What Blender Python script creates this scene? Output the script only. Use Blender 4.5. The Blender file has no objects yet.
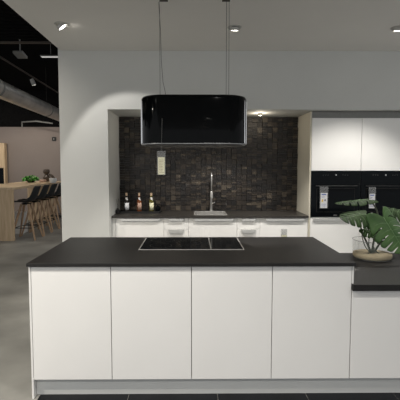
import bpy, bmesh, math, random
from mathutils import Vector, Matrix
R = math.radians
random.seed(7)
S = bpy.context.scene
COL = S.collection
H = 1.555                      # camera height

# ------------------------------------------------------------------ camera
cam = bpy.data.cameras.new('camera'); camo = bpy.data.objects.new('camera', cam); COL.objects.link(camo)
cam.sensor_width = 36; cam.lens = 36; cam.clip_start = .05; cam.shift_x = .00875; cam.shift_y = -7.7/400
camo.location = (0, 0, H); camo.rotation_euler = (R(86.1), 0, R(-.5))
S.camera = camo
ROT = camo.rotation_euler.to_matrix()

def ray(px, py):
    return ROT @ Vector(((px - 196.5) / 400, (192.3 - py) / 400, -1))
def at(px, py, Y):             # point at distance Y seen at a given spot of the photo (used to measure real positions)
    d = ray(px, py); k = Y / d.y
    return Vector((d.x * k, Y, H + d.z * k))
def atz(px, py, z):
    d = ray(px, py); k = (z - H) / d.z
    return Vector((d.x * k, d.y * k, z))

# ------------------------------------------------------------------ materials
def mat(name, col, rough=.5, metal=0, spec=.5, noise=0, nscale=20, bump=0, bscale=60, stretch=(1,1,1),
        emit=None, estr=0, trans=0, ior=1.45, coat=0, col2=None):
    m = bpy.data.materials.new(name); m.use_nodes = True
    nt = m.node_tree; b = nt.nodes['Principled BSDF']
    c = (*col, 1)
    b.inputs['Base Color'].default_value = c
    b.inputs['Roughness'].default_value = rough; b.inputs['Metallic'].default_value = metal
    b.inputs['Specular IOR Level'].default_value = spec
    b.inputs['Transmission Weight'].default_value = trans; b.inputs['IOR'].default_value = ior
    b.inputs['Coat Weight'].default_value = coat
    tc = nt.nodes.new('ShaderNodeTexCoord'); mp = nt.nodes.new('ShaderNodeMapping')
    mp.inputs['Scale'].default_value = stretch
    nt.links.new(tc.outputs['Object'], mp.inputs['Vector'])
    n = nt.nodes.new('ShaderNodeTexNoise'); n.inputs['Scale'].default_value = nscale; n.inputs['Detail'].default_value = 6
    nt.links.new(mp.outputs['Vector'], n.inputs['Vector'])
    if noise or col2:
        cr = nt.nodes.new('ShaderNodeValToRGB')
        if col2: a, z = col, col2
        else: a = [max(0, v * (1 - noise)) for v in col]; z = [min(1, v * (1 + noise)) for v in col]
        cr.color_ramp.elements[0].position = .3; cr.color_ramp.elements[1].position = .7
        cr.color_ramp.elements[0].color = (*a, 1); cr.color_ramp.elements[1].color = (*z, 1)
        nt.links.new(n.outputs['Fac'], cr.inputs['Fac']); nt.links.new(cr.outputs['Color'], b.inputs['Base Color'])
    if bump:
        n2 = nt.nodes.new('ShaderNodeTexNoise'); n2.inputs['Scale'].default_value = bscale; n2.inputs['Detail'].default_value = 4
        nt.links.new(mp.outputs['Vector'], n2.inputs['Vector'])
        bp = nt.nodes.new('ShaderNodeBump'); bp.inputs['Strength'].default_value = bump; bp.inputs['Distance'].default_value = .01
        nt.links.new(n2.outputs['Fac'], bp.inputs['Height']); nt.links.new(bp.outputs['Normal'], b.inputs['Normal'])
    if emit:
        b.inputs['Emission Color'].default_value = (*emit, 1); b.inputs['Emission Strength'].default_value = estr
    return m

M = {}
M['wall'] = mat('white wall paint', (.57, .575, .555), .8, bump=.05, bscale=200, noise=.015, nscale=3)
M['ceil'] = mat('ceiling paint', (.72, .70, .66), .85, bump=.04, bscale=200, noise=.01, nscale=3)
M['taupe'] = mat('taupe wall paint', (.26, .22, .20), .85, bump=.05, bscale=150, noise=.03, nscale=2)
M['concrete'] = mat('polished concrete', (.16, .158, .145), .42, noise=.0, col2=(.30, .295, .27), nscale=1.6, bump=.02, bscale=30)
M['darktile'] = mat('dark floor tile', (.006, .0065, .008), .45, spec=.25, noise=.25, nscale=6)
M['cab'] = mat('matt white lacquer', (.72, .715, .70), .38, noise=.01, nscale=4)
M['cabwarm'] = mat('satin white lacquer', (.88, .87, .845), .35, noise=.01, nscale=4)
M['carc'] = mat('cabinet carcass board', (.45, .45, .43), .6, noise=.02)
M['panel'] = mat('cream side panel', (.62, .58, .48), .5, noise=.04, nscale=10, stretch=(1, 1, .1))
M['plinth'] = mat('grey plinth laminate', (.56, .57, .56), .42, noise=.02, nscale=6)
M['top'] = mat('black structured worktop', (.0095, .0088, .0085), .44, spec=.45, noise=.35, nscale=14, stretch=(.6, 6, 1), bump=.12, bscale=160)
M['top_back'] = mat('dark stone worktop', (.040, .036, .032), .35, noise=.4, nscale=40, bump=.08, bscale=160)
M['steel'] = mat('brushed steel', (.62, .61, .59), .28, 1, noise=.06, nscale=30, stretch=(1, 1, 12))
M['satin'] = mat('satin light steel', (.50, .49, .47), .4, .6, noise=.05)
M['handle'] = mat('satin aluminium', (.60, .60, .585), .42, .6, noise=.03, nscale=30)
M['darksteel'] = mat('dark brushed steel', (.28, .28, .28), .35, 1, noise=.05)
M['chrome'] = mat('chrome', (.75, .75, .76), .12, 1, noise=.02)
M['glassblack'] = mat('black glass', (.003, .004, .005), .06, spec=.09, noise=.1)
M['hood'] = mat('gloss black lacquer', (.003, .0035, .004), .07, noise=.1, spec=.10)
M['black'] = mat('matt black plastic', (.012, .012, .012), .5, noise=.2)
M['shell'] = mat('black stool shell', (.009, .011, .013), .5, noise=.2)
M['blackceil'] = mat('black ceiling paint', (.009, .009, .009), .9, spec=0, noise=.2)
M['oak'] = mat('light oak', (.56, .40, .24), .5, nscale=5, stretch=(6, 6, .6), bump=.05, col2=(.72, .55, .36))
M['oakx'] = mat('light oak top', (.58, .42, .26), .45, nscale=5, stretch=(6, .6, 6), bump=.05, col2=(.74, .58, .40))
M['leg'] = mat('oak stool leg', (.34, .22, .13), .5, nscale=8, stretch=(5, 5, .5), bump=.05, col2=(.48, .33, .21))
M['galv'] = mat('galvanised duct', (.62, .60, .56), .36, .85, noise=.15, nscale=5)
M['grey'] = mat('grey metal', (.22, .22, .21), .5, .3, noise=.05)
M['palegrey'] = mat('pale grey housing', (.42, .39, .35), .6, noise=.05)
M['brown'] = mat('dark brown metal', (.035, .028, .022), .5, noise=.1)
M['lampring'] = mat('grey lamp ring', (.50, .49, .46), .5, .1, noise=.05)
M['lampglow'] = mat('lamp lens', (.9, .9, .88), .4, noise=.01, emit=(1, .96, .88), estr=20)
M['puckglow'] = mat('small lamp lens', (.9, .85, .7), .4, noise=.01, emit=(1, .9, .7), estr=2.2)
M['stripglow'] = mat('strip lamp tube', (.8, .8, .8), .4, noise=.01, emit=(1, .97, .92), estr=.35)
M['card'] = mat('white card', (.82, .82, .84), .6, noise=.01)
M['cardwarm'] = mat('cream card', (.80, .78, .55), .6, noise=.03)
M['sleeve'] = mat('clear plastic sleeve', (.35, .36, .36), .2, noise=.02)
M['sleeve'].node_tree.nodes['Principled BSDF'].inputs['Alpha'].default_value = .13
M['ink'] = mat('printed ink', (.06, .06, .09), .6, noise=.05)
M['yellow'] = mat('yellow print', (.75, .50, .05), .6, noise=.05)
M['red'] = mat('red print', (.55, .08, .05), .6, noise=.05)
M['blue'] = mat('blue print', (.10, .14, .40), .6, noise=.05)
M['glass'] = mat('clear glass', (.97, .98, .97), .02, trans=1, ior=1.15, noise=.005)
M['vaseglass'] = mat('thin clear glass', (.30, .33, .31), .04, noise=.01)
M['vaseglass'].node_tree.nodes['Principled BSDF'].inputs['Alpha'].default_value = .09
M['glassrim'] = mat('polished glass rim', (.55, .57, .55), .1, noise=.01)
M['glassrim'].node_tree.nodes['Principled BSDF'].inputs['Alpha'].default_value = .35
M['amber'] = mat('amber glass', (.24, .07, .02), .12, trans=.3, noise=.1)
M['darkbottle'] = mat('dark bottle glass', (.02, .015, .012), .1, noise=.1)
M['olive'] = mat('olive oil bottle', (.16, .14, .03), .1, trans=.3, noise=.1)
M['cork'] = mat('cork stopper', (.62, .45, .30), .6, noise=.12, nscale=60)
M['sand'] = mat('beige sand', (.40, .33, .21), .9, noise=.25, nscale=120, bump=.4, bscale=150)
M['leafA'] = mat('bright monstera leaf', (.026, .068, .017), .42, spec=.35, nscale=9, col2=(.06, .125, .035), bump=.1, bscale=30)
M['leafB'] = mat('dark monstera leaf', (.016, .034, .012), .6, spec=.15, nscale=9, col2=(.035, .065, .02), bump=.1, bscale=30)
M['stem'] = mat('monstera stem', (.05, .06, .035), .5, noise=.3)
M['herb'] = mat('fresh herb leaf', (.05, .20, .03), .5, nscale=20, col2=(.12, .38, .07))
M['bread'] = mat('pinkish board', (.50, .33, .25), .6, noise=.1)
M['white'] = mat('white ceramic', (.80, .79, .77), .3, noise=.01)
M['jug'] = mat('brown stoneware', (.05, .035, .025), .4, noise=.3)

# backsplash: every little block has its own colour
def mosaic_mat():
    m = bpy.data.materials.new('dark mosaic blocks'); m.use_nodes = True; nt = m.node_tree; b = nt.nodes['Principled BSDF']
    g = nt.nodes.new('ShaderNodeNewGeometry'); cr = nt.nodes.new('ShaderNodeValToRGB')
    e = cr.color_ramp.elements
    e[0].position = 0; e[0].color = (.012, .010, .009, 1); e[1].position = 1; e[1].color = (.15, .12, .085, 1)
    for p, c in ((.35, (.022, .017, .014)), (.65, (.040, .030, .022)), (.85, (.075, .057, .040))):
        q = e.new(p); q.color = (*c, 1)
    nt.links.new(g.outputs['Random Per Island'], cr.inputs['Fac'])
    tc = nt.nodes.new('ShaderNodeTexCoord'); mp = nt.nodes.new('ShaderNodeMapping'); mp.inputs['Scale'].default_value = (8, 8, 60)
    n = nt.nodes.new('ShaderNodeTexNoise'); n.inputs['Scale'].default_value = 4; n.inputs['Detail'].default_value = 8
    nt.links.new(tc.outputs['Object'], mp.inputs['Vector']); nt.links.new(mp.outputs['Vector'], n.inputs['Vector'])
    mx = nt.nodes.new('ShaderNodeMix'); mx.data_type = 'RGBA'; mx.blend_type = 'MULTIPLY'; mx.inputs[0].default_value = .8
    r2 = nt.nodes.new('ShaderNodeValToRGB'); r2.color_ramp.elements[0].position = .3; r2.color_ramp.elements[1].position = .7
    r2.color_ramp.elements[0].color = (.3, .3, .3, 1); r2.color_ramp.elements[1].color = (.68, .68, .68, 1)
    nt.links.new(n.outputs['Fac'], r2.inputs['Fac'])
    nt.links.new(cr.outputs['Color'], mx.inputs[6]); nt.links.new(r2.outputs['Color'], mx.inputs[7])
    nt.links.new(mx.outputs[2], b.inputs['Base Color'])
    bp = nt.nodes.new('ShaderNodeBump'); bp.inputs['Strength'].default_value = .5; bp.inputs['Distance'].default_value = .006
    nt.links.new(n.outputs['Fac'], bp.inputs['Height']); nt.links.new(bp.outputs['Normal'], b.inputs['Normal'])
    b.inputs['Roughness'].default_value = .45
    return m
M['mosaic'] = mosaic_mat()

# ------------------------------------------------------------------ mesh helpers
def NB(): return bmesh.new()
def box(bm, x0, x1, y0, y1, z0, z1, rot=None, pivot=None):
    vs = [bm.verts.new((x, y, z)) for x in (x0, x1) for y in (y0, y1) for z in (z0, z1)]
    for f in ((0,1,3,2), (4,6,7,5), (0,4,5,1), (2,3,7,6), (0,2,6,4), (1,5,7,3)):
        bm.faces.new([vs[i] for i in f])
    if rot is not None:
        p = Vector(pivot if pivot else ((x0+x1)/2, (y0+y1)/2, (z0+z1)/2))
        for v in vs: v.co = p + rot @ (v.co - p)
    return vs
def tube(bm, pts, r, n=10, caps=True):
    pts = [Vector(p) for p in pts]; rs = r if isinstance(r, (list, tuple)) else [r] * len(pts)
    rings = []; ref = None
    for i, p in enumerate(pts):
        d = (pts[min(i+1, len(pts)-1)] - pts[max(i-1, 0)]).normalized()
        if ref is None:
            ref = Vector((0,0,1)) if abs(d.z) < .9 else Vector((1,0,0))
        u = (ref - d * ref.dot(d)).normalized(); w = d.cross(u); ref = u
        rings.append([bm.verts.new(p + (u*math.cos(a) + w*math.sin(a)) * rs[i]) for a in [2*math.pi*k/n for k in range(n)]])
    for a, b in zip(rings, rings[1:]):
        for k in range(n): bm.faces.new((a[k], a[(k+1) % n], b[(k+1) % n], b[k]))
    if caps: bm.faces.new(rings[0][::-1]); bm.faces.new(rings[-1])
def lathe(bm, prof, c, n=24, M4=None, closed=True):
    """profile of (radius, height) pairs turned round a vertical axis at c"""
    c = Vector(c); rings = []
    for r, z in prof:
        if r < 1e-6: rings.append([bm.verts.new(c + Vector((0, 0, z)))])
        else: rings.append([bm.verts.new(c + Vector((r*math.cos(2*math.pi*k/n), r*math.sin(2*math.pi*k/n), z))) for k in range(n)])
    for a, b in zip(rings, rings[1:]):
        for k in range(n):
            k2 = (k+1) % n
            if len(a) == 1 and len(b) > 1: bm.faces.new((a[0], b[k], b[k2]))
            elif len(b) == 1 and len(a) > 1: bm.faces.new((a[k2], a[k], b[0]))
            elif len(a) > 1: bm.faces.new((a[k], a[k2], b[k2], b[k]))
    if M4:
        for ring in rings:
            for v in ring: v.co = M4 @ v.co
def prism(bm, outline, z0, z1):
    lo = [bm.verts.new((x, y, z0)) for x, y in outline]; hi = [bm.verts.new((x, y, z1)) for x, y in outline]
    n = len(lo); bm.faces.new(lo[::-1]); bm.faces.new(hi)
    for i in range(n): bm.faces.new((lo[i], lo[(i+1) % n], hi[(i+1) % n], hi[i]))
def roundrect(cx, cy, hx, hy, r, n=8):
    out = []
    for sx, sy, a0 in ((1,1,0), (-1,1,90), (-1,-1,180), (1,-1,270)):
        for k in range(n+1):
            a = R(a0 + 90*k/n); out.append((cx + sx*(hx-r) + r*math.cos(a), cy + sy*(hy-r) + r*math.sin(a)))
    return out
def wloc(o):
    v = Vector((0,0,0))
    while o is not None: v = v + o.location; o = o.parent
    return v
def obj(name, bm, m, parent=None, bevel=0, smooth=False, seg=2):
    bmesh.ops.recalc_face_normals(bm, faces=bm.faces)
    me = bpy.data.meshes.new(name)
    if parent is not None: off = wloc(parent); bmesh.ops.translate(bm, verts=bm.verts, vec=-off)
    bm.to_mesh(me); bm.free()
    me.materials.append(M[m])
    o = bpy.data.objects.new(name, me); COL.objects.link(o); o.parent = parent
    if smooth:
        for p in me.polygons: p.use_smooth = True
        if smooth == 'auto':
            try: me.set_sharp_from_angle(angle=R(40))
            except Exception: pass
    if bevel:
        b = o.modifiers.new('bevel', 'BEVEL'); b.width = bevel; b.segments = seg; b.limit_method = 'ANGLE'
    return o
def tag(o, label, cat, group=None):
    o['label'] = label; o['category'] = cat
    if group: o['group'] = group
    return o
def thing(name, label, cat, loc, group=None):
    o = bpy.data.objects.new(name, None); COL.objects.link(o); o.location = loc; o.empty_display_size = .05
    return tag(o, label, cat, group)
def struct(name, bm, m, bevel=0, label=None):
    o = obj(name, bm, m, None, bevel); o['kind'] = 'structure'
    if label: o['label'] = label
    return o
def bx(name, dims, m, parent=None, bevel=.0015, **k):
    b = NB(); box(b, *dims); return obj(name, b, m, parent, bevel, **k)
def dup(root, loc, label, group=None, rotz=None):
    def cp(o, par):
        c = o.copy(); COL.objects.link(c); c.parent = par
        for ch in [x for x in bpy.data.objects if x.parent == o and x != c]: cp(ch, c)
        return c
    c = cp(root, None); c.location = loc; c['label'] = label
    if group: c['group'] = group
    if rotz is not None: c.rotation_euler.z = rotz
    return c

# ------------------------------------------------------------------ setting
YW = 4.75      # front of the kitchen wall
YB = 5.47      # back of the alcove
YC = 4.90      # base cabinet fronts
CZ = 2.88      # ceiling height
XL = -1.565    # left end of the kitchen wall
XA, XR, XE = -1.0, 1.443, 2.74
SZ = 2.207     # underside of the alcove head
b = NB(); box(b, -9, 5, -3, 13, -.1, 0); struct('floor', b, 'concrete')
# dark tiles around the island front
b = NB()
for i in range(7):
    for j in range(6):
        x0 = -1.035 + i*.60; y1 = 2.622 - j*.60
        box(b, x0+.002, x0+.598, y1-.598, y1-.002, 0, .004)
struct('floor', b, 'darktile', .001)
b = NB(); box(b, XL+.03, 5, -3, YW, CZ, CZ+.55); struct('ceiling', b, 'ceil')
b = NB()
box(b, XL, XA, YW, YB+.6, 0, CZ+.55); box(b, XE, 5, YW, YB+.6, 0, CZ+.55)
box(b, XA, XE, YW, YB+.6, SZ, CZ+.55); box(b, XA, XE, YB+.02, YB+.6, 0, SZ)
struct('wall_kitchen', b, 'wall')
# showroom beyond
BW = 12.0; zt = at(30, 127, BW).z
b = NB(); box(b, -9, 5, BW, BW+.2, 0, zt); struct('wall_back', b, 'taupe')
b = NB(); box(b, -9, 5, BW+.02, BW+.25, zt, 4.0); struct('wall_upper', b, 'blackceil')
b = NB(); box(b, -9, XL+.03, 5.75, 13, 3.75, 3.9)
for i in range(48):
    y = 5.72 - i*.12; box(b, -9, XL+.02, y-.045, y, 3.30, 3.36)
box(b, -9, XL+.02, .1, 5.75, 3.74, 3.8)
struct('ceiling', b, 'blackceil')
b = NB(); box(b, -9, XL+.02, 5.75, 5.80, 3.26, 3.285); struct('trim_1', b, 'brown', .003)

# ------------------------------------------------------------------ backsplash
t = NB(); zb, z1 = .934, SZ-.006; x0, x1 = XA+.004, XR-.021
cw = .0684; nc = int(round((x1-x0)/cw)); cw = (x1-x0)/nc; nr = int(round((z1-zb)/cw)); ch = (z1-zb)/nr
rnd = random.Random(3)
for i in range(nc):
    for j in range(nr):
        parts = rnd.choice([[1], [1], [.5, .5], [.33, .67], [.67, .33], [.33, .33, .34], [.5, .5], [.25, .4, .35]])
        z = zb + j*ch; cd_ = rnd.uniform(.006, .030)
        for p in parts:
            d = cd_ + rnd.uniform(-.004, .005); g = .0014
            box(t, x0+i*cw+.0012, x0+(i+1)*cw-.0012, YB-.002-d, YB+.004, z+g, z+p*ch-g)
            z += p*ch
tag(obj('mosaic_backsplash', t, 'mosaic'), 'dark brown split-faced mosaic backsplash covering the back of the kitchen alcove', 'backsplash')

# ------------------------------------------------------------------ island
YF = 2.556; YD = 2.576; ZT = .92; TH = .022; YBK = 3.50
ZL = at(376, 284.6, YF).z
pl = at(26, 263.5, YF); pr = at(356.3, 263.5, YF)
WX0, WX1 = pl.x, pr.x
wt = bx('island_worktop', (WX0, WX1, YF, YBK, ZT-TH, ZT), 'top', None, .002)
tag(wt, 'large matt black worktop on the white kitchen island', 'worktop')
xe = [at(p, 320, YD).x for p in (30.0, 111.0, 191.3, 271.8, 351.6)]
# correct for the lean of vertical lines: the gaps are read at the rows where they were measured
xe = [at(30.5, 268, YD).x, at(111, 300, YD).x, at(191.5, 300, YD).x, at(272.2, 300, YD).x, at(352.2, 268, YD).x]
ZD0 = .130
tag(bx('end_panel', (WX0+.006, xe[0]-.001, YD, YBK-.02, 0, ZT-TH-.0005), 'cab', None, .001),
    'white floor-standing side panel closing the left end of the island', 'panel')
tag(bx('end_panel', (xe[4]+.002, WX1-.006, YD, YBK-.02, ZL+.0005, ZT-TH-.0005), 'cab', None, .001),
    'white side panel at the right end of the island above the lower counter', 'panel')
nm = ['white island cabinet door front at the far left, beside the side panel',
      'white island cabinet with door, second from the left end',
      'white island cabinet with door, third from the left end',
      'white island cabinet with door at the right end, next to the lower counter']
for i in range(4):
    a, c = xe[i]+.001, xe[i+1]-.001
    t = thing('base_cabinet', nm[i], 'cabinet', ((a+c)/2, 3.0, ZD0), 'handleless white island cabinets')
    bx('carcass', (a, c, YD+.022, YBK-.03, ZD0, ZT-TH-.001), 'carc', t, .001)
    bx('door', (a+.0012, c-.0012, YD, YD+.019, ZD0+.001, ZT-TH-.006), 'cab', t, .0012)
tag(bx('plinth', (xe[0], WX1+1.5, YD+.045, YD+.06, .004, ZD0-.002), 'plinth', None, .001),
    'grey plinth strip along the foot of the island, down to the dark tiles', 'plinth')
# lower counter on the right
LX1 = 2.75
b = NB()
box(b, xe[4]+.0005, LX1, YF-.004, YBK, ZL-.042, ZL)
tag(obj('low_worktop', b, 'top', None, .0015), 'lower black worktop at right of the island carrying the glass vase', 'worktop')
lx = [xe[4], xe[4]+.60-.08, xe[4]+1.04]
for i, lb in enumerate(('lower white cabinet right of the island under the vase', 'lower white cabinet at the outer right end under the low worktop')):
    a, c = lx[i]+(.002 if i == 0 else 0), lx[i+1]
    t = thing('base_cabinet', lb, 'cabinet', ((a+c)/2, 3.0, ZD0), 'lower white cabinets')
    bx('carcass', (a+.001, c-.001, YD+.022, YBK-.03, ZD0, ZL-.043), 'carc', t, .001)
    bx('door', ((lx[i] if i else xe[4])+.003, c-.0012, YD, YD+.019, ZD0+.001, ZL-.048), 'cab', t, .0012)

# hob
h0 = atz(138.3, 250, ZT); h1 = atz(244.6, 250, ZT); hb = atz(190, 238, ZT)
hc = Vector(((h0.x+h1.x)/2, (h0.y+hb.y)/2, ZT))
t = thing('induction_hob', 'black glass hob with steel rim set in the island worktop', 'hob', hc)
bx('steel_rim', (h0.x, h1.x, h0.y, hb.y, ZT, ZT+.003), 'satin', t, .001)
xd = atz(211, 250, ZT).x
for s, (a, c) in enumerate(((h0.x+.010, xd-.004), (xd+.004, h1.x-.010))):
    g = bx('cooking_plate' if s == 0 else 'extractor_plate', (a, c, h0.y+.012, hb.y-.010, ZT+.0032, ZT+.0062), 'glassblack', t, .001)
for cx, cy, r in ((-.24, -.11, .085), (-.24, .12, .10), (-.02, .0, .10)):
    b = NB()
    for k in range(40):
        a0, a1 = 2*math.pi*k/40, 2*math.pi*(k+1)/40
        p = [(hc.x+cx+rr*math.cos(a), hc.y+cy+rr*math.sin(a), ZT+.0066) for rr, a in ((r, a0), (r, a1), (r-.002, a1), (r-.002, a0))]
        b.faces.new([b.verts.new(q) for q in p])
    bmesh.ops.remove_doubles(b, verts=b.verts, dist=.00005); obj('zone_mark', b, 'brown', t)

# ------------------------------------------------------------------ hood hanging over the island
HY = 3.36; hxl = at(142.2, 130, HY-.03).x; hxr = at(245.4, 130, HY-.03).x
hz0 = at(190, 144.5, HY-.24).z; hz1 = at(190, 94, HY-.24).z
hx = (hxl+hxr)/2; hw = (hxr-hxl)/2
t = thing('extractor_hood', 'glossy black rounded cooker hood hanging on wires above the hob', 'cooker hood', (hx, HY, hz0))
b = NB()
n = 14
out = roundrect(hx, HY, hw, .24, .17, n)
def ins(o, d):  # shrink towards the axis
    return [(hx + (x-hx)*(1-d/hw), HY + (y-HY)*(1-d/.24)) for x, y in o]
levels = [(0, hz0+.012), (0, hz1-.025), (.003, hz1-.014), (.009, hz1-.005), (.02, hz1)]
rings = []
for d, z in levels: rings.append([b.verts.new((x, y, z)) for x, y in ins(out, d)])
for a, c in zip(rings, rings[1:]):
    m_ = len(a)
    for k in range(m_): b.faces.new((a[k], a[(k+1) % m_], c[(k+1) % m_], c[k]))
b.faces.new(rings[-1]); b.faces.new(rings[0][::-1])
obj('housing', b, 'hood', t, smooth='auto')
b = NB(); prism(b, ins(out, -.002), hz0+.003, hz0+.0118); obj('steel_rim', b, 'darksteel', t, .002)
b = NB(); prism(b, ins(out, .03), hz0-.004, hz0); obj('filter_panel', b, 'brown', t, .001)
for s in (-1, 1):   # bright upright strips at both rounded ends
    for an in ((14, 30) if s > 0 else (10, 22)):
        xx = hx + s*(hw-.17+.1705*math.cos(R(an))); yy = HY-.07-.1705*math.sin(R(an))
        b = NB(); box(b, xx-.0025, xx+.0025, yy-.004, yy+.004, hz0+.012, hz1-.035); obj('end_strip', b, 'chrome', t, .001)
# ceiling canopies and wires
for k, (pa, pb, ws) in enumerate((((159.7), 168, (160.2, )), (222, 230, (226, 228.6)))):
    a = atz(pa, 1.6, CZ-.02); c = atz(pb, 1.6, CZ-.02)
    yy = HY
    b = NB(); box(b, a.x, c.x, a.y-.09, a.y, CZ-.022, CZ-.0005); obj('ceiling_plate', b, 'brown', t, .002)
    for w in ws:
        q = at(w, 60, a.y+.01)
        b = NB(); tube(b, [(q.x, a.y-.02, CZ-.02), (q.x, a.y-.02, hz1+.0)], .0016, 6); obj('suspension_wire', b, 'black', t)
q0 = at(158.6, 2, a.y+.01); q1 = at(160.4, 30, a.y); q2 = at(161.2, 60, a.y)
b = NB(); tube(b, [(q0.x, q0.y, CZ-.02), (q1.x, a.y+.015, q1.z), (q2.x, a.y+.01, q2.z), at(163.0, 82, a.y+.01), at(165.5, 93, a.y+.015), at(165.4, 94.5, a.y+.02)], .0018, 6)
obj('power_cable', b, 'black', t)

# tags: clear sleeve with a printed card
def price_tag(label, px0, px1, py0, py1, pyc, Y, card, group, string_top=None, lines=True):
    A = at(px0, (py0+py1)/2, Y); B = at(px1, (py0+py1)/2, Y); zt_, zb_ = at(px0, py0, Y).z, at(px0, py1, Y).z
    zc = at(px0, pyc, Y).z; w = B.x-A.x
    t = thing('price_tag', label, 'tag', ((A.x+B.x)/2, Y, zb_), group)
    b = NB()
    box(b, A.x, B.x, Y-.006, Y-.004, zb_-.003, zt_)
    box(b, A.x, B.x, Y-.001, Y+.0005, zb_-.003, zt_)
    obj('plastic_sleeve', b, 'sleeve', t, .0005)
    cd = bx('card', (A.x+w*.12, B.x-w*.10, Y-.0035, Y-.0015, zb_, zc), card, t, .0003)
    hh = zc-zb_; cw_ = w*.78; cx = A.x+w*.12
    if lines:
        for fz, fx0, fx1, hgt in ((.86, .12, .85, .08), (.24, .1, .9, .03), (.13, .1, .8, .03), (.72, .1, .55, .03)):
            b = NB(); box(b, cx+cw_*fx0, cx+cw_*fx1, Y-.0040, Y-.0035, zb_+hh*fz, zb_+hh*(fz+hgt)); obj('printed_line', b, 'blue', cd)
        b = NB(); box(b, cx+cw_*.15, cx+cw_*.40, Y-.0040, Y-.0035, zb_+hh*.40, zb_+hh*.58); obj('coloured_print', b, 'yellow', cd)
        b = NB(); box(b, cx+cw_*.58, cx+cw_*.78, Y-.0040, Y-.0035, zb_+hh*.46, zb_+hh*.58); obj('coloured_print', b, 'ink', cd)
    else:
        for k in range(9):
            b = NB(); box(b, cx+cw_*.15, cx+cw_*rnd.uniform(.6, .85), Y-.0039, Y-.0035, zb_+hh*(.1+.09*k), zb_+hh*(.1+.09*k+.03)); obj('printed_line', b, 'sand', cd)
    if string_top is not None:
        cx_ = (A.x+B.x)/2
        b = NB(); tube(b, [(cx_, Y-.003, zt_-.004), (cx_+.006, Y-.003, (zt_+string_top)/2), (cx_+.008, Y-.003, string_top)], .001, 6)
        obj('string', b, 'grey', t)
    return t
price_tag('cream information card in a clear sleeve hanging from the black hood', 157, 165.6, 151, 174.5, 157.2, HY-.247, 'cardwarm', 'cards in clear sleeves',
          string_top=hz0+.20, lines=False)

# ------------------------------------------------------------------ alcove kitchen run
ZK = .932; KT = .024
bxs = [at(p, 224, YC).x for p in (115.6, 163.8, 188.6, 237, 260, 309.6)]
sinkA, sinkB = at(194, 215, YC+.1).x, at(227, 215, YC+.1).x
ks, ke = XA+.003, XR-.021
sy0, sy1 = YC+.045, YB-.14
b = NB()
for d in ((ks, sinkA+.012, YC-.03, YB-.03), (sinkB-.012, ke, YC-.03, YB-.03), (sinkA+.012, sinkB-.012, YC-.03, sy0+.012), (sinkA+.012, sinkB-.012, sy1-.012, YB-.03)):
    box(b, d[0], d[1], d[2], d[3], ZK-KT, ZK)
bmesh.ops.remove_doubles(b, verts=b.verts, dist=.0002)
tag(obj('back_worktop', b, 'top_back'), 'dark stone worktop in the alcove under the mosaic backsplash', 'worktop')
bz0 = .13
def pull(x0, x1, zt_, h, parent, m='handle'):
    """bent edge pull: tapered plate with a lip"""
    b = NB(); Y = YC
    w = (x1-x0)*.06
    v = [b.verts.new(c) for c in ((x0, Y-.022, zt_), (x1, Y-.022, zt_), (x1-w, Y-.026, zt_-h), (x0+w, Y-.026, zt_-h),
                                  (x0, Y-.001, zt_), (x1, Y-.001, zt_), (x1-w, Y-.018, zt_-h), (x0+w, Y-.018, zt_-h))]
    for f in ((0,1,2,3), (4,5,1,0), (3,2,6,7), (7,6,5,4), (0,3,7,4), (1,5,6,2)): b.faces.new([v[i] for i in f])
    return obj('handle', b, m, parent, .002)
labs = ['white cupboard with one wide door below the bottles, at the left of the alcove',
        'narrow white drawer unit left of the sink cupboard',
        'white sink cupboard below the tall tap in the alcove',
        'narrow white drawer unit right of the sink cupboard',
        'white cupboard with a small tag on its door beside the tall oven cabinets']
tag(bx('filler_strip', (ks, bxs[0]-.002, YC+.002, YC+.02, bz0, ZK-KT-.002), 'cabwarm', None, .001), 'narrow white filler strip between alcove wall and first cupboard', 'panel')
for i in range(5):
    a, c = bxs[i]+.0015, bxs[i+1]-.0015
    if i == 4: c = XR-.022
    t = thing('base_cabinet', labs[i], 'cabinet', ((a+c)/2, 5.2, bz0), 'white cabinets under the dark stone worktop')
    top = ZK-KT-.002
    bx('carcass', (a, c, YC+.021, YB-.04, bz0, top-.20 if i == 2 else top), 'carc', t, .001)
    ztop = top-.004
    if i in (0, 2, 4):
        d = bx('door', (a, c, YC, YC+.019, bz0+.002, ztop), 'cabwarm', t, .0015)
        w = c-a
        pull(a+w*.08, c-w*.05, ztop-.004, .030, d)
    else:
        zs = [ztop, at(175, 229.3, YC).z, .52, bz0+.002]
        for k in range(3):
            d = bx('drawer', (a, c, YC, YC+.019, zs[k+1]+.003, zs[k]), 'cabwarm', t, .0015)
            w = c-a
            pull(a+w*.18, c-w*.18, zs[k]-.003, .030 if k == 0 else .046, d)
tag(bx('plinth', (ks, XE-.003, YC+.06, YC+.075, 0, bz0-.004), 'plinth', None, .001), 'grey plinth below the alcove cupboards and oven cabinets', 'plinth')
price_tag('small pale tag on the cupboard door right of the narrow drawers', 281, 287, 229, 239, 235, YC-.008, 'cardwarm', 'cards in clear sleeves', lines=False)

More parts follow.
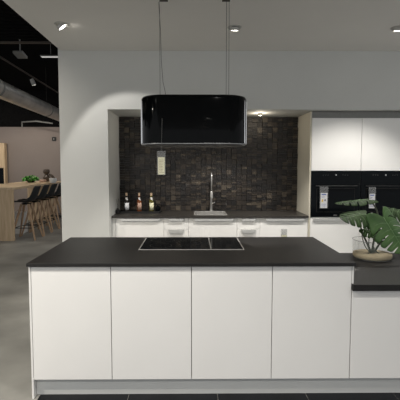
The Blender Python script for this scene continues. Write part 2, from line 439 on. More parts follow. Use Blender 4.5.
# sink and tap
t = thing('kitchen_sink', 'inset steel sink with thin rim in front of the tall tap', 'sink', ((sinkA+sinkB)/2, (sy0+sy1)/2, ZK))
b = NB(); zr = ZK+.008
o1 = [(sinkA, sy0), (sinkB, sy0), (sinkB, sy1), (sinkA, sy1)]; o2 = [(sinkA+.013, sy0+.02), (sinkB-.013, sy0+.02), (sinkB-.013, sy1-.013), (sinkA+.013, sy1-.013)]
def ring4(z, o): return [b.verts.new((x, y, z)) for x, y in o]
r_ = [ring4(ZK+.0005, o1), ring4(zr, o1), ring4(zr, o2), ring4(ZK-.17, o2)]
for a, c in zip(r_, r_[1:]):
    for k in range(4): b.faces.new((a[k], a[(k+1) % 4], c[(k+1) % 4], c[k]))
b.faces.new(r_[-1]); obj('basin', b, 'satin', t, .001)
tp = at(211.2, 210, YB-.09)
tt = thing('kitchen_tap', 'tall slender steel tap standing behind the sink', 'tap', (tp.x, YB-.09, ZK))
b = NB(); lathe(b, [(0, .0005), (.026, .0005), (.026, .008), (.017, .012), (.015, .20), (.017, .205), (.017, .235), (.012, .24), (0, .24)], (tp.x, YB-.09, ZK), 20); obj('column', b, 'satin', tt, smooth='auto')
ztap = at(211, 173.2, YB-.12).z-ZK
b = NB(); pts = []
for k in range(13):
    a = math.pi*k/12; pts.append((tp.x, YB-.09-.055+.055*math.cos(a), ZK+ztap-.055+.055*math.sin(a)))
tube(b, [(tp.x, YB-.09, ZK+.24)]+pts+[(tp.x, YB-.20, ZK+.27)], [.009+.0012*(q % 2) for q in range(15)], 12); obj('spout', b, 'satin', tt, smooth=True)
b = NB(); lathe(b, [(0, 0), (.018, 0), (.021, .02), (.018, .09), (.012, .10), (0, .10)], (tp.x, YB-.20, ZK+.18), 16); obj('spray_head', b, 'satin', tt, smooth='auto')
b = NB(); tube(b, [(tp.x, YB-.09, ZK+.23), (tp.x, YB-.198, ZK+.235)], .005, 8); obj('holder_arm', b, 'satin', tt, smooth=True)
b = NB(); tube(b, [(tp.x+.014, YB-.09, ZK+.10), (tp.x+.05, YB-.10, ZK+.125)], [.008, .005], 8); obj('lever', b, 'satin', tt, smooth=True)

# tray with bottles
tc_ = at(139.5, 212, 5.27); ty = 5.22
xt0, xt1 = at(120, 212, ty).x, at(161, 212, ty).x
b = NB(); o = roundrect((xt0+xt1)/2, ty+.02, (xt1-xt0)/2, .10, .02, 4); oi = roundrect((xt0+xt1)/2, ty+.02, (xt1-xt0)/2-.008, .092, .014, 4)
rr = [[b.verts.new((x, y, z)) for x, y in oo] for oo, z in ((o, ZK+.0005), (o, ZK+.026), (oi, ZK+.026), (oi, ZK+.006))]
for a, c in zip(rr, rr[1:]):
    for k in range(len(a)): b.faces.new((a[k], a[(k+1) % len(a)], c[(k+1) % len(a)], c[k]))
b.faces.new(rr[0]); b.faces.new(rr[-1])
tag(obj('serving_tray', b, 'black'), 'flat black tray holding the three bottles on the dark stone worktop', 'tray')
bh = at(139, 193, ty).z - ZK - .006
def bottle(px, gm, lm, label):
    p = at(px, 212, ty); c = (p.x, ty, ZK+.0065)
    t = thing('bottle', label, 'bottle', c, 'bottles on the black tray')
    s = bh/.26
    b = NB(); lathe(b, [(0, 0), (.028, 0), (.031, .004), (.031, .135), (.027, .158), (.013, .178), (.011, .225*s), (0, .225*s)], c, 24); obj('glass_body', b, gm, t, smooth='auto')
    b = NB(); lathe(b, [(.0315, .03), (.0322, .03), (.0322, .125), (.0315, .125)], c, 24)
    bmesh.ops.delete(b, geom=[v for v in b.verts if not (c[0]-.018 < v.co.x < c[0]+.036 and v.co.y < c[1]+.005)], context='VERTS')
    obj('label', b, lm, t, smooth=True)
    b = NB(); lathe(b, [(0, .222*s), (.013, .222*s), (.0145, .228*s), (.0145, .258*s), (.011, bh), (0, bh)], c, 16); obj('stopper', b, 'cork', t, smooth='auto')
    b = NB(); box(b, c[0]-.006, c[0]+.020, c[1]-.022, c[1]-.020, c[2]+.155, c[2]+.195, Matrix.Rotation(R(-14), 3, 'Y')); obj('neck_tag', b, 'white', t, .0005)
    b = NB(); lathe(b, [(.0125, .185), (.0150, .188), (.0150, .192), (.0125, .195)], c, 16); obj('neck_string', b, 'cork', t, smooth=True)
    return t
bottle(126.6, 'darkbottle', 'card', 'dark bottle with white label, left one on the black tray')
bottle(139.3, 'amber', 'bread', 'reddish amber bottle with pale pink label, in the middle of the tray')
bottle(151.3, 'olive', 'cardwarm', 'yellow-green oil bottle with cream label, right one on the black tray')
M['bread'].node_tree.nodes['Principled BSDF']
# reed diffuser and cup beside the bottles
p = at(117.8, 213.5, 5.12)
t = thing('reed_diffuser', 'small black reed diffuser in the left corner of the dark worktop', 'diffuser', (p.x, 5.12, ZK))
b = NB(); lathe(b, [(0, .0005), (.024, .0005), (.026, .006), (.026, .05), (.014, .062), (.014, .072), (0, .072)], (p.x, 5.12, ZK), 20); obj('jar', b, 'black', t, smooth='auto')
for k, (dx, dy) in enumerate(((-.012, .0), (.004, .012), (.010, -.01))):
    b = NB(); tube(b, [(p.x, 5.12, ZK+.07), (p.x+dx*1.6, 5.12+dy*1.6, ZK+.19)], .0015, 5); obj('reed', b, 'black', t)
p = at(157.8, 211, ty)
t = thing('small_pot', 'small round glossy black pot at the right end of the tray', 'pot', (p.x, ty, ZK+.0065))
b = NB(); lathe(b, [(0, 0), (.020, 0), (.031, .025), (.034, .055), (.030, .075), (.027, .075), (.028, .05), (.018, .012), (0, .010)], (p.x, ty, ZK+.0065), 24); obj('bowl', b, 'glassblack', t, smooth='auto')
b = NB(); lathe(b, [(0, .062), (.029, .062), (.025, .078), (.008, .084), (.007, .094), (0, .096)], (p.x, ty, ZK+.0065), 24); obj('lid', b, 'glassblack', t, smooth='auto')

# ------------------------------------------------------------------ tall oven cabinets
YT = 4.88
tx = [XR, at(361.6, 145, YT).x, 0]; tx[2] = tx[1]*2-tx[0]; 
ztt = at(340, 118, YT).z; zo1 = at(340, 171, YT).z; zo0 = at(340, 217.6, YT).z
tl = ['tall white cabinet beside the cream panel, oven behind the monstera leaf tip', 'tall white cabinet at the right edge with the second oven']
ol = ['black built-in oven on the left with a card hanging left of its centre', 'black built-in oven at the right edge behind the monstera']
tag(bx('side_panel', (XR-.0185, XR-.0005, YT+.004, YB-.003, .0, SZ-.004), 'panel', None, .001), 'cream upright side panel between the backsplash and oven cabinets', 'panel')
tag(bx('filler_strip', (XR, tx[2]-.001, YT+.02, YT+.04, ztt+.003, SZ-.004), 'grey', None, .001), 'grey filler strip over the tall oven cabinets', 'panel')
for i in range(2):
    a, c = tx[i]+.001, tx[i+1]-.001
    t = thing('tall_cabinet', tl[i], 'cabinet', ((a+c)/2, 5.2, bz0), 'tall white oven cabinets')
    b = NB()
    box(b, a, a+.016, YT+.021, YB-.01, bz0, ztt-.001); box(b, c-.016, c, YT+.021, YB-.01, bz0, ztt-.001)
    box(b, a+.0165, c-.0165, YT+.021, YB-.01, zo1+.002, ztt-.001); box(b, a+.0165, c-.0165, YT+.021, YB-.01, bz0, zo0-.004)
    box(b, a+.0165, c-.0165, YB-.025, YB-.01, zo0-.003, zo1+.001)
    obj('carcass', b, 'carc', t)
    bx('door', (a+.0012, c-.0012, YT, YT+.019, zo1+.004, ztt), 'cabwarm', t, .0015)
    zl = zo0-.006
    d = bx('lower_door', (a+.0012, c-.0012, YT, YT+.019, bz0+.002, zl), 'cabwarm', t, .0015)
    b = NB(); box(b, a+.03, c-.03, YT-.022, YT-.001, zl-.034, zl-.004); obj('handle', b, 'handle', d, .003)
    # the oven
    o = thing('built_in_oven', ol[i], 'oven', ((a+c)/2, 5.1, zo0), 'black built-in ovens')
    zc = at(340, 184, YT).z
    bx('body', (a+.02, c-.02, YT+.006, YB-.06, zo0+.002, zo1-.002), 'black', o, .002)
    cp = bx('control_panel', (a+.002, c-.002, YT-.006, YT+.005, zc+.001, zo1), 'glassblack', o, .0015)
    b = NB(); kx = (a+c)/2; kz = at(340, 175, YT).z
    lathe(b, [(0, 0), (.008, 0), (.008, .003), (0, .003)], (0, 0, 0), 16, Matrix.Translation((kx, YT-.0062, kz)) @ Matrix.Rotation(R(90), 4, 'X')); obj('knob', b, 'steel', cp)
    b = NB()
    for x_ in (-.16, -.132, -.104, .08, .108, .136):
        b = NB(); box(b, kx+x_, kx+x_+.010, YT-.0066, YT-.006, kz-.002, kz+.001); obj('symbol', b, 'grey', cp)
    dr = bx('oven_door', (a+.002, c-.002, YT-.006, YT+.005, zo0+.006, zc-.001), 'glassblack', o, .0015)
    b = NB(); y_ = YT-.038; zz = zc-.022
    tube(b, [(a+.05, y_, zz), (c-.05, y_, zz)], .006, 10); 
    for xx in (a+.075, c-.075): tube(b, [(xx, y_, zz), (xx, YT-.006, zz)], .005, 8)
    obj('handle', b, 'black', dr, smooth='auto')
    b = NB(); wz0, wz1 = zo0+.07, zz-.03
    for q in ((a+.07, c-.07, wz1-.002, wz1), (a+.07, c-.07, wz0, wz0+.002), (a+.07, a+.072, wz0, wz1), (c-.072, c-.07, wz0, wz1)):
        box(b, q[0], q[1], YT-.0066, YT-.006, q[2], q[3])
    obj('window_outline', b, 'brown', dr)
    b = NB(); box(b, kx-.022, kx+.022, YT-.0066, YT-.006, zo0+.028, zo0+.035); obj('maker_mark', b, 'grey', dr)
    b = NB(); box(b, a+.002, c-.002, YT-.005, YT+.004, zo0, zo0+.0055); obj('steel_edge', b, 'handle', o)
price_tag('white printed card in a clear sleeve hanging on the left oven', 319.6, 328, 186.5, 208, 193, YT-.05, 'card', 'cards in clear sleeves')
price_tag('white printed card in a clear sleeve hanging on the right oven', 368.4, 375.6, 187, 208.2, 193.8, YT-.05, 'card', 'cards in clear sleeves')

# ------------------------------------------------------------------ vase with monstera
vc = Vector((at(372.3, 252, 3.29).x, 3.29, ZL)); vr = .160; vh = at(372, 239.5, 3.29).z - ZL
t = thing('glass_vase', 'wide clear glass vase with sand on the lower black worktop', 'vase', vc)
b = NB()
lathe(b, [(0, .0005), (vr-.016, .0005), (vr-.005, .005), (vr, .018), (vr, vh-.02), (vr-.0005, vh-.004), (vr-.003, vh), (vr-.0055, vh-.004), (vr-.005, vh-.03), (vr-.006, .022), (vr-.012, .010), (0, .008)], vc, 48)
obj('glass_body', b, 'vaseglass', t, smooth=True)
b = NB(); lathe(b, [(0, .0085), (vr-.014, .0112), (vr-.0075, .022), (vr-.0075, .046), (vr-.05, .050), (vr*.4, .047), (0, .052)], vc, 40)
b2 = NB(); lathe(b2, [(vr-.004, vh-.003), (vr+.001, vh-.002), (vr+.001, vh+.001), (vr-.004, vh+.002), (vr-.004, vh-.003)], vc, 48); obj('rim', b2, 'glassrim', t, smooth=True)
obj('sand_bed', b, 'sand', t, smooth=True)['kind'] = 'stuff'

pt = thing('monstera', 'monstera with large split green leaves standing in the glass vase', 'plant', (vc.x, vc.y, ZL+.05))
def leaf(base, tip, up, width, m, droop=.15, cuts=5, fold=.12, name='leaf', depth=.7, slant=.5):
    """heart-shaped blade with slits, laid out along base->tip, normal 'up'"""
    base, tip, up = Vector(base), Vector(tip), Vector(up)
    L = (tip-base).length; u = (tip-base).normalized(); s = u.cross(up).normalized(); w = s.cross(u).normalized()
    b = NB(); N = 110; nr_ = 7
    def pos(q, x):
        ax = abs(x)
        y = q*L*.80 + ax*slant*(1-q*.3) - .30*L*(1-q)**3*math.sin(min(1, ax/(width*.5))*math.pi*.8)
        z = -droop*L*q*q - fold*ax - .7*x*x/width + .02*math.sin(q*cuts*2*math.pi)*ax
        return base + u*y + s*x + w*z
    for side in (-1, 1):
        prev = None
        for i in range(N+1):
            q = i/N
            W = width/2 * max(.0, (1-q**2.2)) ** .75 * (.72+.28*math.sin(min(1, q/.35)*math.pi/2))
            ph = (q*cuts + (.3 if side > 0 else .05)) % 1
            cut = 1.0
            if .12 < q < .93:
                if ph > .80: cut = 1 - depth*math.sin((ph-.80)/.20*math.pi)**.4
                else: cut = 1 - .10*abs(2*ph/.80-1)**4
            row = [b.verts.new(pos(q, side*W*cut*k/nr_)) for k in range(nr_+1)]
            if prev:
                for k in range(nr_):
                    try: b.faces.new((prev[k], prev[k+1], row[k+1], row[k]))
                    except ValueError: pass
            prev = row
    bmesh.ops.remove_doubles(b, verts=b.verts, dist=.0004)
    o = obj(name, b, m, pt, smooth=True)
    so = o.modifiers.new('thickness', 'SOLIDIFY'); so.thickness = .0012
    pts = [pos(i/12, 0)+w*.001 for i in range(13)]
    b = NB(); tube(b, pts, [.0024*(1-.8*i/12) for i in range(13)], 6)
    for side in (-1, 1):
        for k in range(cuts+1):
            q = (k + .40 - (.3 if side > 0 else .05)) / cuts
            if .03 < q < .92:
                W = width/2 * (1-q**2.2)**.75 * (.72+.28*math.sin(min(1, q/.35)*math.pi/2)) * .82
                tube(b, [pos(q, side*W*f)+w*.0012 for f in (0, .33, .66, 1)], [.0014, .0012, .0009, .0005], 5)
    obj('midrib', b, 'stemlight', o, smooth=True)
    return o
M['stemlight'] = mat('pale leaf rib', (.16, .26, .12), .5, noise=.1)
c0 = Vector((vc.x, vc.y, ZL+.045))
def stem(pts, r0=.0085, r1=.0055):
    P = [Vector(p) for p in pts]; out = []
    for i in range(len(P)-1):
        a = P[max(i-1, 0)]; b1 = P[i]; c1 = P[i+1]; d1 = P[min(i+2, len(P)-1)]
        for k in range(6):
            q = k/6; out.append(.5*((2*b1) + (c1-a)*q + (2*a-5*b1+4*c1-d1)*q*q + (-a+3*b1-3*c1+d1)*q**3))
    out.append(P[-1]); n_ = len(out)
    b = NB(); tube(b, out, [r0+(r1-r0)*i/(n_-1) for i in range(n_)], 8); obj('stem', b, 'stem', pt, smooth=True)
# leaf A: the big bright one tilted to the camera, dropping to the right
A0 = at(383, 217, 3.16); A1 = at(413, 262, 3.00)
leaf(A0, A1, (-.05, -.72, .70), .30, 'leafA', droop=.05, cuts=6, fold=.10)
stem([c0+Vector((.01, 0, 0)), at(373, 244, 3.27), at(378, 228, 3.26), A0])
# leaf B: dark, points left
B0 = at(366, 214, 3.24); B1 = at(336, 219, 3.10)
leaf(B0, B1, (-.1, -.55, .83), .24, 'leafB', droop=.05, cuts=5, fold=.05)
stem([c0+Vector((-.01, 0, 0)), at(367, 243, 3.28), at(362, 232, 3.27), at(361, 222, 3.26), B0])
# leaf C: high and far to the left, nearly edge on
C0 = at(366, 199.5, 3.42); C1 = at(327, 203, 3.34)
leaf(C0, C1, (0, -.22, .97), .16, 'leafB', droop=.03, cuts=5, fold=.03)
stem([c0+Vector((0, .01, 0)), at(374, 240, 3.34), at(378, 218, 3.40), at(374, 205, 3.42), C0])
# leaf D: behind at the right edge
D0 = at(388, 210, 3.42); D1 = at(416, 214, 3.36)
leaf(D0, D1, (0, -.5, .85), .22, 'leafB', droop=.1, cuts=5, fold=.06)
stem([c0+Vector((.015, .01, 0)), at(380, 242, 3.34), at(384, 222, 3.40), D0])
# leaf E: hangs low behind the glass
E0 = at(374, 228, 3.33); E1 = at(386, 250, 3.31)
leaf(E0, E1, (-.3, -.9, .2), .12, 'leafB', droop=.05, cuts=4, fold=.05)
stem([c0+Vector((.005, -.01, 0)), at(369, 246, 3.33), at(370, 234, 3.34), E0], .005, .003)
F0 = at(364, 229, 3.20); F1 = at(380, 238, 3.12)
leaf(F0, F1, (.1, -.6, .8), .12, 'leafB', droop=.05, cuts=4, fold=.05)
stem([c0+Vector((-.015, -.015, 0)), at(365, 246, 3.24), at(362, 235, 3.22), F0], .005, .003)
# roots spreading on the sand
for dx in (-.05, .045, -.02):
    stem([c0+Vector((0, -.01, .06)), c0+Vector((dx*.5, -.02, .02)), c0+Vector((dx, -.03, .002))], .005, .003)

# ------------------------------------------------------------------ ceiling spots
def downlight(x, y, z, tilt, yaw, label, group, r=.064, glow='lampglow', power=60, angle=80, aim=None, col=(1, .96, .90), blend=.6, puck=False):
    t = thing('ceiling_spotlight', label, 'lamp', (x, y, z), group)
    b = NB(); lathe(b, [(r*.78, -.001), (r*.78, -.006), (r, -.007), (r*1.08, -.003), (r*1.08, -.0005), (r*.78, -.0005)], (x, y, z), 32); obj('ring', b, 'lampring', t, smooth='auto')
    Mt = Matrix.Translation((x, y, z-.018)) @ Matrix.Rotation(yaw, 4, 'Z') @ Matrix.Rotation(tilt, 4, 'X')
    b = NB(); lathe(b, [(0, .018), (r*.70, .016), (r*.74, -.012), (r*.62, -.014), (r*.60, -.008), (0, -.008)], (0, 0, 0), 28, Mt); obj('head', b, 'lampring', t, smooth='auto')
    b = NB(); lathe(b, [(0, -.0085), (r*.59, -.0085), (r*.59, -.011), (0, -.0115)], (0, 0, 0), 28, Mt); obj('lens', b, glow, t, smooth='auto')
    l = bpy.data.lights.new('lamp_light', 'POINT' if puck else 'SPOT'); l.energy = power; l.color = col; l.shadow_soft_size = .02
    if not puck: l.spot_size = R(angle); l.spot_blend = blend
    lo = bpy.data.objects.new('lamp_light', l); COL.objects.link(lo)
    d = Vector(aim) - Vector((x, y, z-.06)) if aim is not None else Vector((0, 0, -1))
    n_ = (Mt.to_3x3() @ Vector((0, 0, -1))).normalized()
    lo.location = Vector((0, 0, -.020)) + n_*(.05 if puck else .03); lo.rotation_euler = d.to_track_quat('-Z', 'Y').to_euler(); lo.parent = t
    return t
G = 'round spotlights in the white ceiling'
p1 = at(61, 24, 3.86); p2 = at(234.5, 26, 3.95); p3 = at(398, 27, 3.95)
downlight(p1.x, 3.88, CZ, R(38), R(-70), 'tilted bright ceiling spotlight near the black showroom ceiling', G, power=36, aim=(-.35, 4.75, .7), angle=79, blend=.22)
downlight(p2.x, 3.95, CZ, R(15), R(10), 'ceiling spotlight beside the right hood wire', G, power=150, aim=(.35, 4.35, 1), angle=80, blend=.35)
downlight(p3.x, 3.95, CZ, R(15), R(10), 'ceiling spotlight at the right edge above the ovens', G, power=120, aim=(1.85, 4.1, .5), angle=98, blend=.55)
k = 0
for y in (1.6, -.4, -2.0):
    for x, pw in ((p1.x, 1.6), (.35, 1.0), (1.95, .55)):
        downlight(x, y, CZ, 0, 0, 'plain ceiling spotlight over the aisle behind the viewer', 'aisle spotlights', power=78*pw, aim=(x*.9, y+.35, 0), angle=120, blend=.8)
# alcove head spots
pa = at(259, 114, 5.17)
for xx, lb, pw in ((pa.x, 'small lit spotlight under the alcove head right of the hood', 1.8), (at(168, 114, 5.17).x, 'small alcove spotlight hidden behind the hood', 1.8)):
    downlight(xx, 5.08, SZ, 0, 0, lb, 'alcove spotlights', r=.028, power=pw, aim=(xx, 5.17, 0), glow='puckglow', angle=150, col=(1, .88, .70), puck=True)

# ------------------------------------------------------------------ showroom at the left
# bar
BZ = 1.10
bxr = atz(12.6, 187.5, BZ).x; by0 = atz(10, 187.5, BZ).y; bxl = bxr-1.0; by1 = 11.3
t = thing('bar_counter', 'light oak bar counter with slab end in the showroom at left', 'bar', (bxr-.45, by0, 0))
bx('bar_top', (bxl, bxr, by0, by1, BZ-.05, BZ), 'oakx', t, .003)
bx('end_slab', (bxl+.02, bxr-.01, by0+.01, by0+.07, 0, BZ-.051), 'oak', t, .003)
bx('end_slab', (bxl+.02, bxr-.25, by1-.08, by1-.02, 0, BZ-.051), 'oak', t, .003)
# stool
def stool(x, y, label):
    t = thing('bar_stool', label, 'stool', (x, y, 0), 'bar stools along the oak bar')
    sz = .78
    b = NB()   # moulded shell: seat curving up into the back (back at +x, sitter faces the bar)
    prof = [(-.25, -.01), (-.19, .0), (-.05, -.012), (.06, -.012), (.13, .01), (.19, .06), (.23, .14), (.27, .24), (.31, .34)]
    nw = 8; rows = []
    for i, (px_, pz_) in enumerate(prof):
        q = i/(len(prof)-1); hw_ = .22*(1-.25*max(0, q-.5)*2) if i else .17
        rows.append([b.verts.new((x+px_ - (.06*(1 if q > .55 else 0) * (abs(-1+2*k/nw)**2)), y+hw_*(-1+2*k/nw), sz+pz_+.035*(abs(-1+2*k/nw)**2)*(1 if q < .6 else .2))) for k in range(nw+1)])
    for a, c in zip(rows, rows[1:]):
        for k in range(nw): b.faces.new((a[k], a[k+1], c[k+1], c[k]))
    o = obj('seat_shell', b, 'shell', t, smooth=True); s_ = o.modifiers.new('thickness', 'SOLIDIFY'); s_.thickness = .018
    u = o.modifiers.new('sub', 'SUBSURF'); u.levels = 1; u.render_levels = 1
    b = NB(); lathe(b, [(0, -.05), (.09, -.05), (.10, -.03), (.06, -.018), (0, -.018)], (x, y, sz), 16); obj('seat_mount', b, 'black', t, smooth='auto')
    for sx in (-1, 1):
        for sy in (-1, 1):
            b = NB(); tube(b, [(x+sx*.07, y+sy*.07, sz-.04), (x+sx*.25, y+sy*.22, 0)], [.027, .018], 8); obj('leg', b, 'leg', t, smooth='auto')
    b = NB(); q = .66; r1 = .07+(.25-.07)*q; r2 = .07+(.22-.07)*q; zz = (sz-.04)*(1-q)
    loop = [(x-r1, y-r2, zz), (x+r1, y-r2, zz), (x+r1, y+r2, zz), (x-r1, y+r2, zz), (x-r1, y-r2, zz)]
    for a, c in zip(loop, loop[1:]): tube(b, [a, c], .009, 8)
    obj('footrest', b, 'black', t)
    return t
sxp = bxr + .15
names = ['nearest black bar stool at the oak bar', 'second nearest black stool along the oak bar', 'middle black stool of the row at the oak bar',
         'fourth black stool from the near end of the bar', 'farthest black stool of the row, mostly hidden by the kitchen wall']
st = stool(sxp, 8.42, names[0])
for k in range(1, 5): dup(st, (sxp, 8.42+.52*k, 0), names[k])
# white box under the bar
q = at(16, 229, 9.05)
t = thing('storage_box', 'white box on the floor under the oak bar behind the stools', 'box', (q.x, 9.15, 0))
bx('box_body', (q.x-.20, q.x+.17, 9.0, 9.3, .0, .44), 'white', t, .004)
bx('lid', (q.x-.205, q.x+.175, 8.995, 9.305, .441, .48), 'white', t, .004)
# things on the bar
def onbar(px, py): return atz(px, py, BZ)
p = onbar(31, 182.5)
t = thing('herb_bowl', 'bright green leafy herbs in a low bowl on the oak bar', 'herbs', (p.x, p.y, BZ))
b = NB(); lathe(b, [(0, .0005), (.06, .0005), (.12, .04), (.125, .05), (.118, .05), (.06, .01), (0, .01)], p, 24); obj('bowl', b, 'jug', t, smooth='auto')
b = NB(); rh = random.Random(5)
for k in range(170):
    a = rh.uniform(0, 6.28); rr_ = .21*math.sqrt(rh.random()); c_ = Vector((p.x+rr_*math.cos(a), p.y+rr_*math.sin(a), BZ+.05+rh.uniform(0, .17)*(1-rr_/.32)))
    m_ = Matrix.Rotation(rh.uniform(0, 6.28), 3, 'Z') @ Matrix.Rotation(rh.uniform(-.9, .9), 3, 'X'); s_ = rh.uniform(.03, .05)
    vs = [b.verts.new(c_ + m_ @ Vector(v)) for v in ((0, -s_, 0), (s_*.6, -.2*s_, .006), (.35*s_, s_*.7, .0), (0, s_, -.004), (-.35*s_, s_*.7, 0), (-s_*.6, -.2*s_, .006))]
    b.faces.new(vs)
obj('leaves', b, 'herb', t)['kind'] = 'stuff'
p = onbar(42.5, 183.0)
t = thing('bread_board', 'pinkish loaf on a small board on the oak bar', 'bread', (p.x, p.y, BZ))
b = NB(); prism(b, roundrect(p.x, p.y, .13, .08, .03, 5), BZ+.0005, BZ+.018); obj('board', b, 'oakx', t, .002)
b = NB(); lathe(b, [(0, -.04), (.06, -.035), (.1, 0), (.085, .035), (0, .05)], (0, 0, 0), 20, Matrix.Translation((p.x, p.y, BZ+.055)) @ Matrix.Diagonal((1, .6, .8, 1))); obj('loaf', b, 'bread', t, smooth=True)
p = onbar(53.0, 182.9)
t = thing('white_bowl', 'white ceramic bowl on the oak bar next to the wall end', 'bowl', (p.x, p.y, BZ))
b = NB(); lathe(b, [(0, .0005), (.06, .0005), (.085, .04), (.09, .12), (.084, .12), (.078, .04), (.05, .012), (0, .012)], p, 28); obj('bowl_body', b, 'white', t, smooth='auto')
p = onbar(45.5, 182.6); p.y -= .0; p = Vector((at(46.5, 175, 10.95).x, 10.95, BZ))
t = thing('stoneware_jug', 'dark brown round jug behind the loaf and white bowl', 'jug', (p.x, p.y, BZ))
b = NB(); lathe(b, [(0, .0005), (.07, .0005), (.10, .06), (.10, .12), (.055, .17), (.045, .20), (.085, .25), (.09, .29), (.075, .33), (.03, .345), (0, .345)], p, 24); obj('jug_body', b, 'jug', t, smooth='auto')
b = NB(); tube(b, [p+Vector((.07, 0, .20)), p+Vector((.15, 0, .16)), p+Vector((.22, 0, .07)), p+Vector((.24, 0, .02))], [.03, .035, .03, .02], 10); obj('spout', b, 'jug', t, smooth=True)
# oak tall cabinet with oven against the back wall
xa = at(4.6, 160, 11.82).x; zc_ = at(3, 143, 11.82).z; zq = at(3, 168, 11.82).z
t = thing('oak_cabinet', 'tall light oak cabinet against the taupe showroom wall at left', 'cabinet', (xa-.6, 11.9, 0))
b = NB(); box(b, xa-.04, xa, 11.82, 11.98, 0, zc_); box(b, xa-1.24, xa-1.20, 11.82, 11.98, 0, zc_); box(b, xa-1.199, xa-.041, 11.82, 11.98, zc_-.04, zc_); box(b, xa-1.199, xa-.041, 11.96, 11.98, .01, zc_-.041); obj('carcass', b, 'oak', t, .002)
bx('door', (xa-.62, xa-.045, 11.83, 11.845, zq+.01, zc_-.045), 'oak', t, .002); bx('door', (xa-1.195, xa-.625, 11.83, 11.845, .02, zc_-.045), 'oak', t, .002)
bx('door', (xa-.62, xa-.045, 11.83, 11.845, .02, zq-.61), 'oak', t, .002)
o = thing('wall_oven', 'black oven built into the tall oak cabinet at the far left', 'oven', (xa-.33, 11.9, zq-.6))
bx('oven_body', (xa-.61, xa-.05, 11.85, 11.955, zq-.6, zq), 'black', o, .003); bx('oven_door', (xa-.615, xa-.047, 11.815, 11.845, zq-.6, zq-.1), 'glassblack', o, .002); bx('control_strip', (xa-.615, xa-.047, 11.815, 11.845, zq-.095, zq), 'glassblack', o, .002)
# sensor on the taupe wall
p = at(54, 139, BW-.02)
t = thing('wall_sensor', 'small black square sensor high on the taupe wall', 'sensor', (p.x, BW-.02, p.z))
bx('housing', (p.x-.06, p.x+.06, BW-.03, BW-.001, p.z-.06, p.z+.06), 'black', t, .006)
b = NB(); lathe(b, [(0, .0), (.011, 0), (.010, .008), (0, .012)], (0, 0, 0), 16, Matrix.Translation((p.x, BW-.0305, p.z)) @ Matrix.Rotation(R(90), 4, 'X')); obj('lens', b, 'white', t)
# duct with spiral ridges
dA = at(57, 114.2, 10.0); dB = at(5, 91.5, 6.95)
d = (dB-dA).normalized()
xD = dA.x; sl = (dB-dA)/(dB.y-dA.y)
t = thing('ventilation_duct', 'round galvanised spiral duct running under the black ceiling', 'duct', (dA.x, 10, dA.z))
b = NB(); P0 = dA + sl*1.9; P1 = dA + sl*(-6.5)
Ln = (P1-P0).length; n_ = 150; pts = [P0.lerp(P1, i/n_) for i in range(n_+1)]
tube(b, pts, [.142 + (.004 if i % 2 else 0) for i in range(n_+1)], 28); obj('duct_body', b, 'galv', t, smooth=True)
for yy in (6.6, 9.2):
    c_ = dA + sl*(yy-10)
    b = NB(); tube(b, [c_, c_ + (P1-P0).normalized()*.05], .153, 28); obj('clamp_band', b, 'grey', t, smooth='auto')
    b = NB(); tube(b, [c_+Vector((0, 0, .15)), (c_.x, c_.y, 3.75)], .003, 6); obj('hanger', b, 'brown', t)
# track rail with spots
tA = at(5, 60, 6.4); zt_ = tA.z
tB = atz(57, 92, zt_)
t = thing('lighting_track', 'thin dark lighting track above the duct', 'track', (tA.x, 7, zt_))
sl2 = (tB-tA)/(tB.y-tA.y)
b = NB(); e0 = tA+sl2*(-1.5); e1 = tA+sl2*(11.8-tA.y)
tube(b, [e0, e1], .018, 4); obj('rail', b, 'brown', t)
def trackspot(P, aim, label, power):
    t = thing('track_spotlight', label, 'lamp', P, 'track spotlights over the showroom')
    dv = (Vector(aim)-P).normalized(); q = dv.to_track_quat('-Z', 'Y').to_matrix().to_4x4()
    Mx = Matrix.Translation(P+Vector((0, 0, -.09))) @ q
    b = NB(); lathe(b, [(0, .06), (.035, .055), (.04, -.06), (.034, -.062), (.033, -.05), (0, -.05)], (0, 0, 0), 20, Mx); obj('head', b, 'grey', t, smooth='auto')
    b = NB(); lathe(b, [(0, -.051), (.032, -.051), (.032, -.055), (0, -.056)], (0, 0, 0), 20, Mx); obj('lens', b, 'lampglow', t)
    b = NB(); tube(b, [P+Vector((0, 0, -.015)), P+Vector((0, 0, -.06))], .008, 8); obj('arm', b, 'grey', t)
    l = bpy.data.lights.new('lamp_light', 'SPOT'); l.energy = power; l.spot_size = R(95); l.spot_blend = .6; l.color = (1, .92, .80); l.shadow_soft_size = .04
    lo = bpy.data.objects.new('lamp_light', l); COL.objects.link(lo); lo.location = Vector((0, 0, -.09)) + dv*.07; lo.rotation_euler = dv.to_track_quat('-Z', 'Y').to_euler(); lo.parent = t
def rail(y): return tA + sl2*(y-tA.y)
trackspot(rail(5.9), (-1.7, 6.2, 0), 'nearest track spotlight at the left edge of the picture', 45)
trackspot(rail(atz(28, 77, zt_).y), (-1.9, 8.4, 0), 'track spotlight above the middle of the duct', 45)
trackspot(Vector((-6.0, 9.5, 3.2)), (-5.4, 12.2, 1.6), 'track spotlight over the oak cabinet', 90)
trackspot(Vector((-4.2, 9.9, 3.2)), (-4.5, 12, .9), 'track spotlight lighting the bar and taupe wall', 75)
trackspot(Vector((-4.3, 8.6, 3.2)), (-4.0, 9.3, .8), 'unseen spotlight added straight above the oak bar to lighten its top', 70)  # extra lamp out of view, added to put more light on the bar top
trackspot(Vector((-3.4, 10.6, 3.2)), (-3.0, 12, .8), 'hidden track spotlight near the wall end', 25)
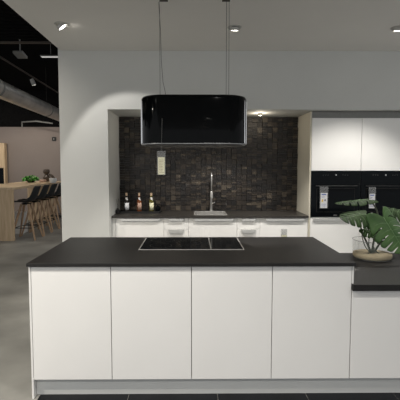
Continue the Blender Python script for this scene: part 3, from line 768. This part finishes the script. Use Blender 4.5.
trackspot(Vector((-2.9, 3.0, 3.2)), (-2.6, 7.2, 0), 'track spotlight over the aisle left of the island', 110)
trackspot(Vector((-2.7, 1.2, 3.2)), (-1.55, 2.3, 0), 'track spotlight over the aisle behind the viewer', 330)
# strip light and loudspeaker box
a = at(40, 55.5, 7.2); c = at(60, 56, 7.2)
t = thing('strip_light', 'short pale strip light under the black ceiling beside the wall', 'lamp', ((a.x+c.x)/2, 7.2, a.z))
bx('housing', (a.x, c.x, 7.2, 7.28, a.z-.01, a.z+.01), 'grey', t, .003); bx('tube', (a.x+.01, c.x-.01, 7.21, 7.27, a.z-.02, a.z-.0105), 'stripglow', t, .003)
b = NB(); tube(b, [((a.x+c.x)/2, 7.24, a.z+.03), ((a.x+c.x)/2, 7.24, 3.74)], .004, 6); obj('hanger', b, 'grey', t)
a = at(12.5, 53, 6.6); c = at(22.5, 53, 6.6)
t = thing('junction_box', 'pale grey box hanging below the black ceiling', 'box', ((a.x+c.x)/2, 6.7, a.z))
rz = Matrix.Rotation(R(-12), 3, 'X')
b = NB(); box(b, a.x, c.x, 6.6, 6.8, a.z-.02, a.z+.02, rz); obj('housing', b, 'grey', t, .004)
b = NB(); tube(b, [((a.x+c.x)/2, 6.7, a.z+.01), ((a.x+c.x)/2, 6.7, 3.74)], .012, 8); obj('hanger', b, 'grey', t)
# bracket rail on top of the taupe wall
a = at(22, 122, 11.8); c = at(36, 126.2, 11.3)
b = NB(); tube(b, [a+Vector((0, 0, -.14)), a, Vector((c.x, c.y, a.z-.03)), Vector((c.x+.5, c.y-.1, a.z-.10))], .02, 6)
tag(obj('cable_rail', b, 'grey'), 'grey cable rail above the taupe wall', 'rail')

# ------------------------------------------------------------------ ambient and view
w = bpy.data.worlds.new('world'); S.world = w; w.use_nodes = True
w.node_tree.nodes['Background'].inputs[0].default_value = (.97, .985, 1, 1); w.node_tree.nodes['Background'].inputs[1].default_value = .76
vs = S.view_settings; vs.view_transform = 'Standard'; vs.look = 'None'; vs.gamma = 1; vs.exposure = 0; vs.use_curve_mapping = False
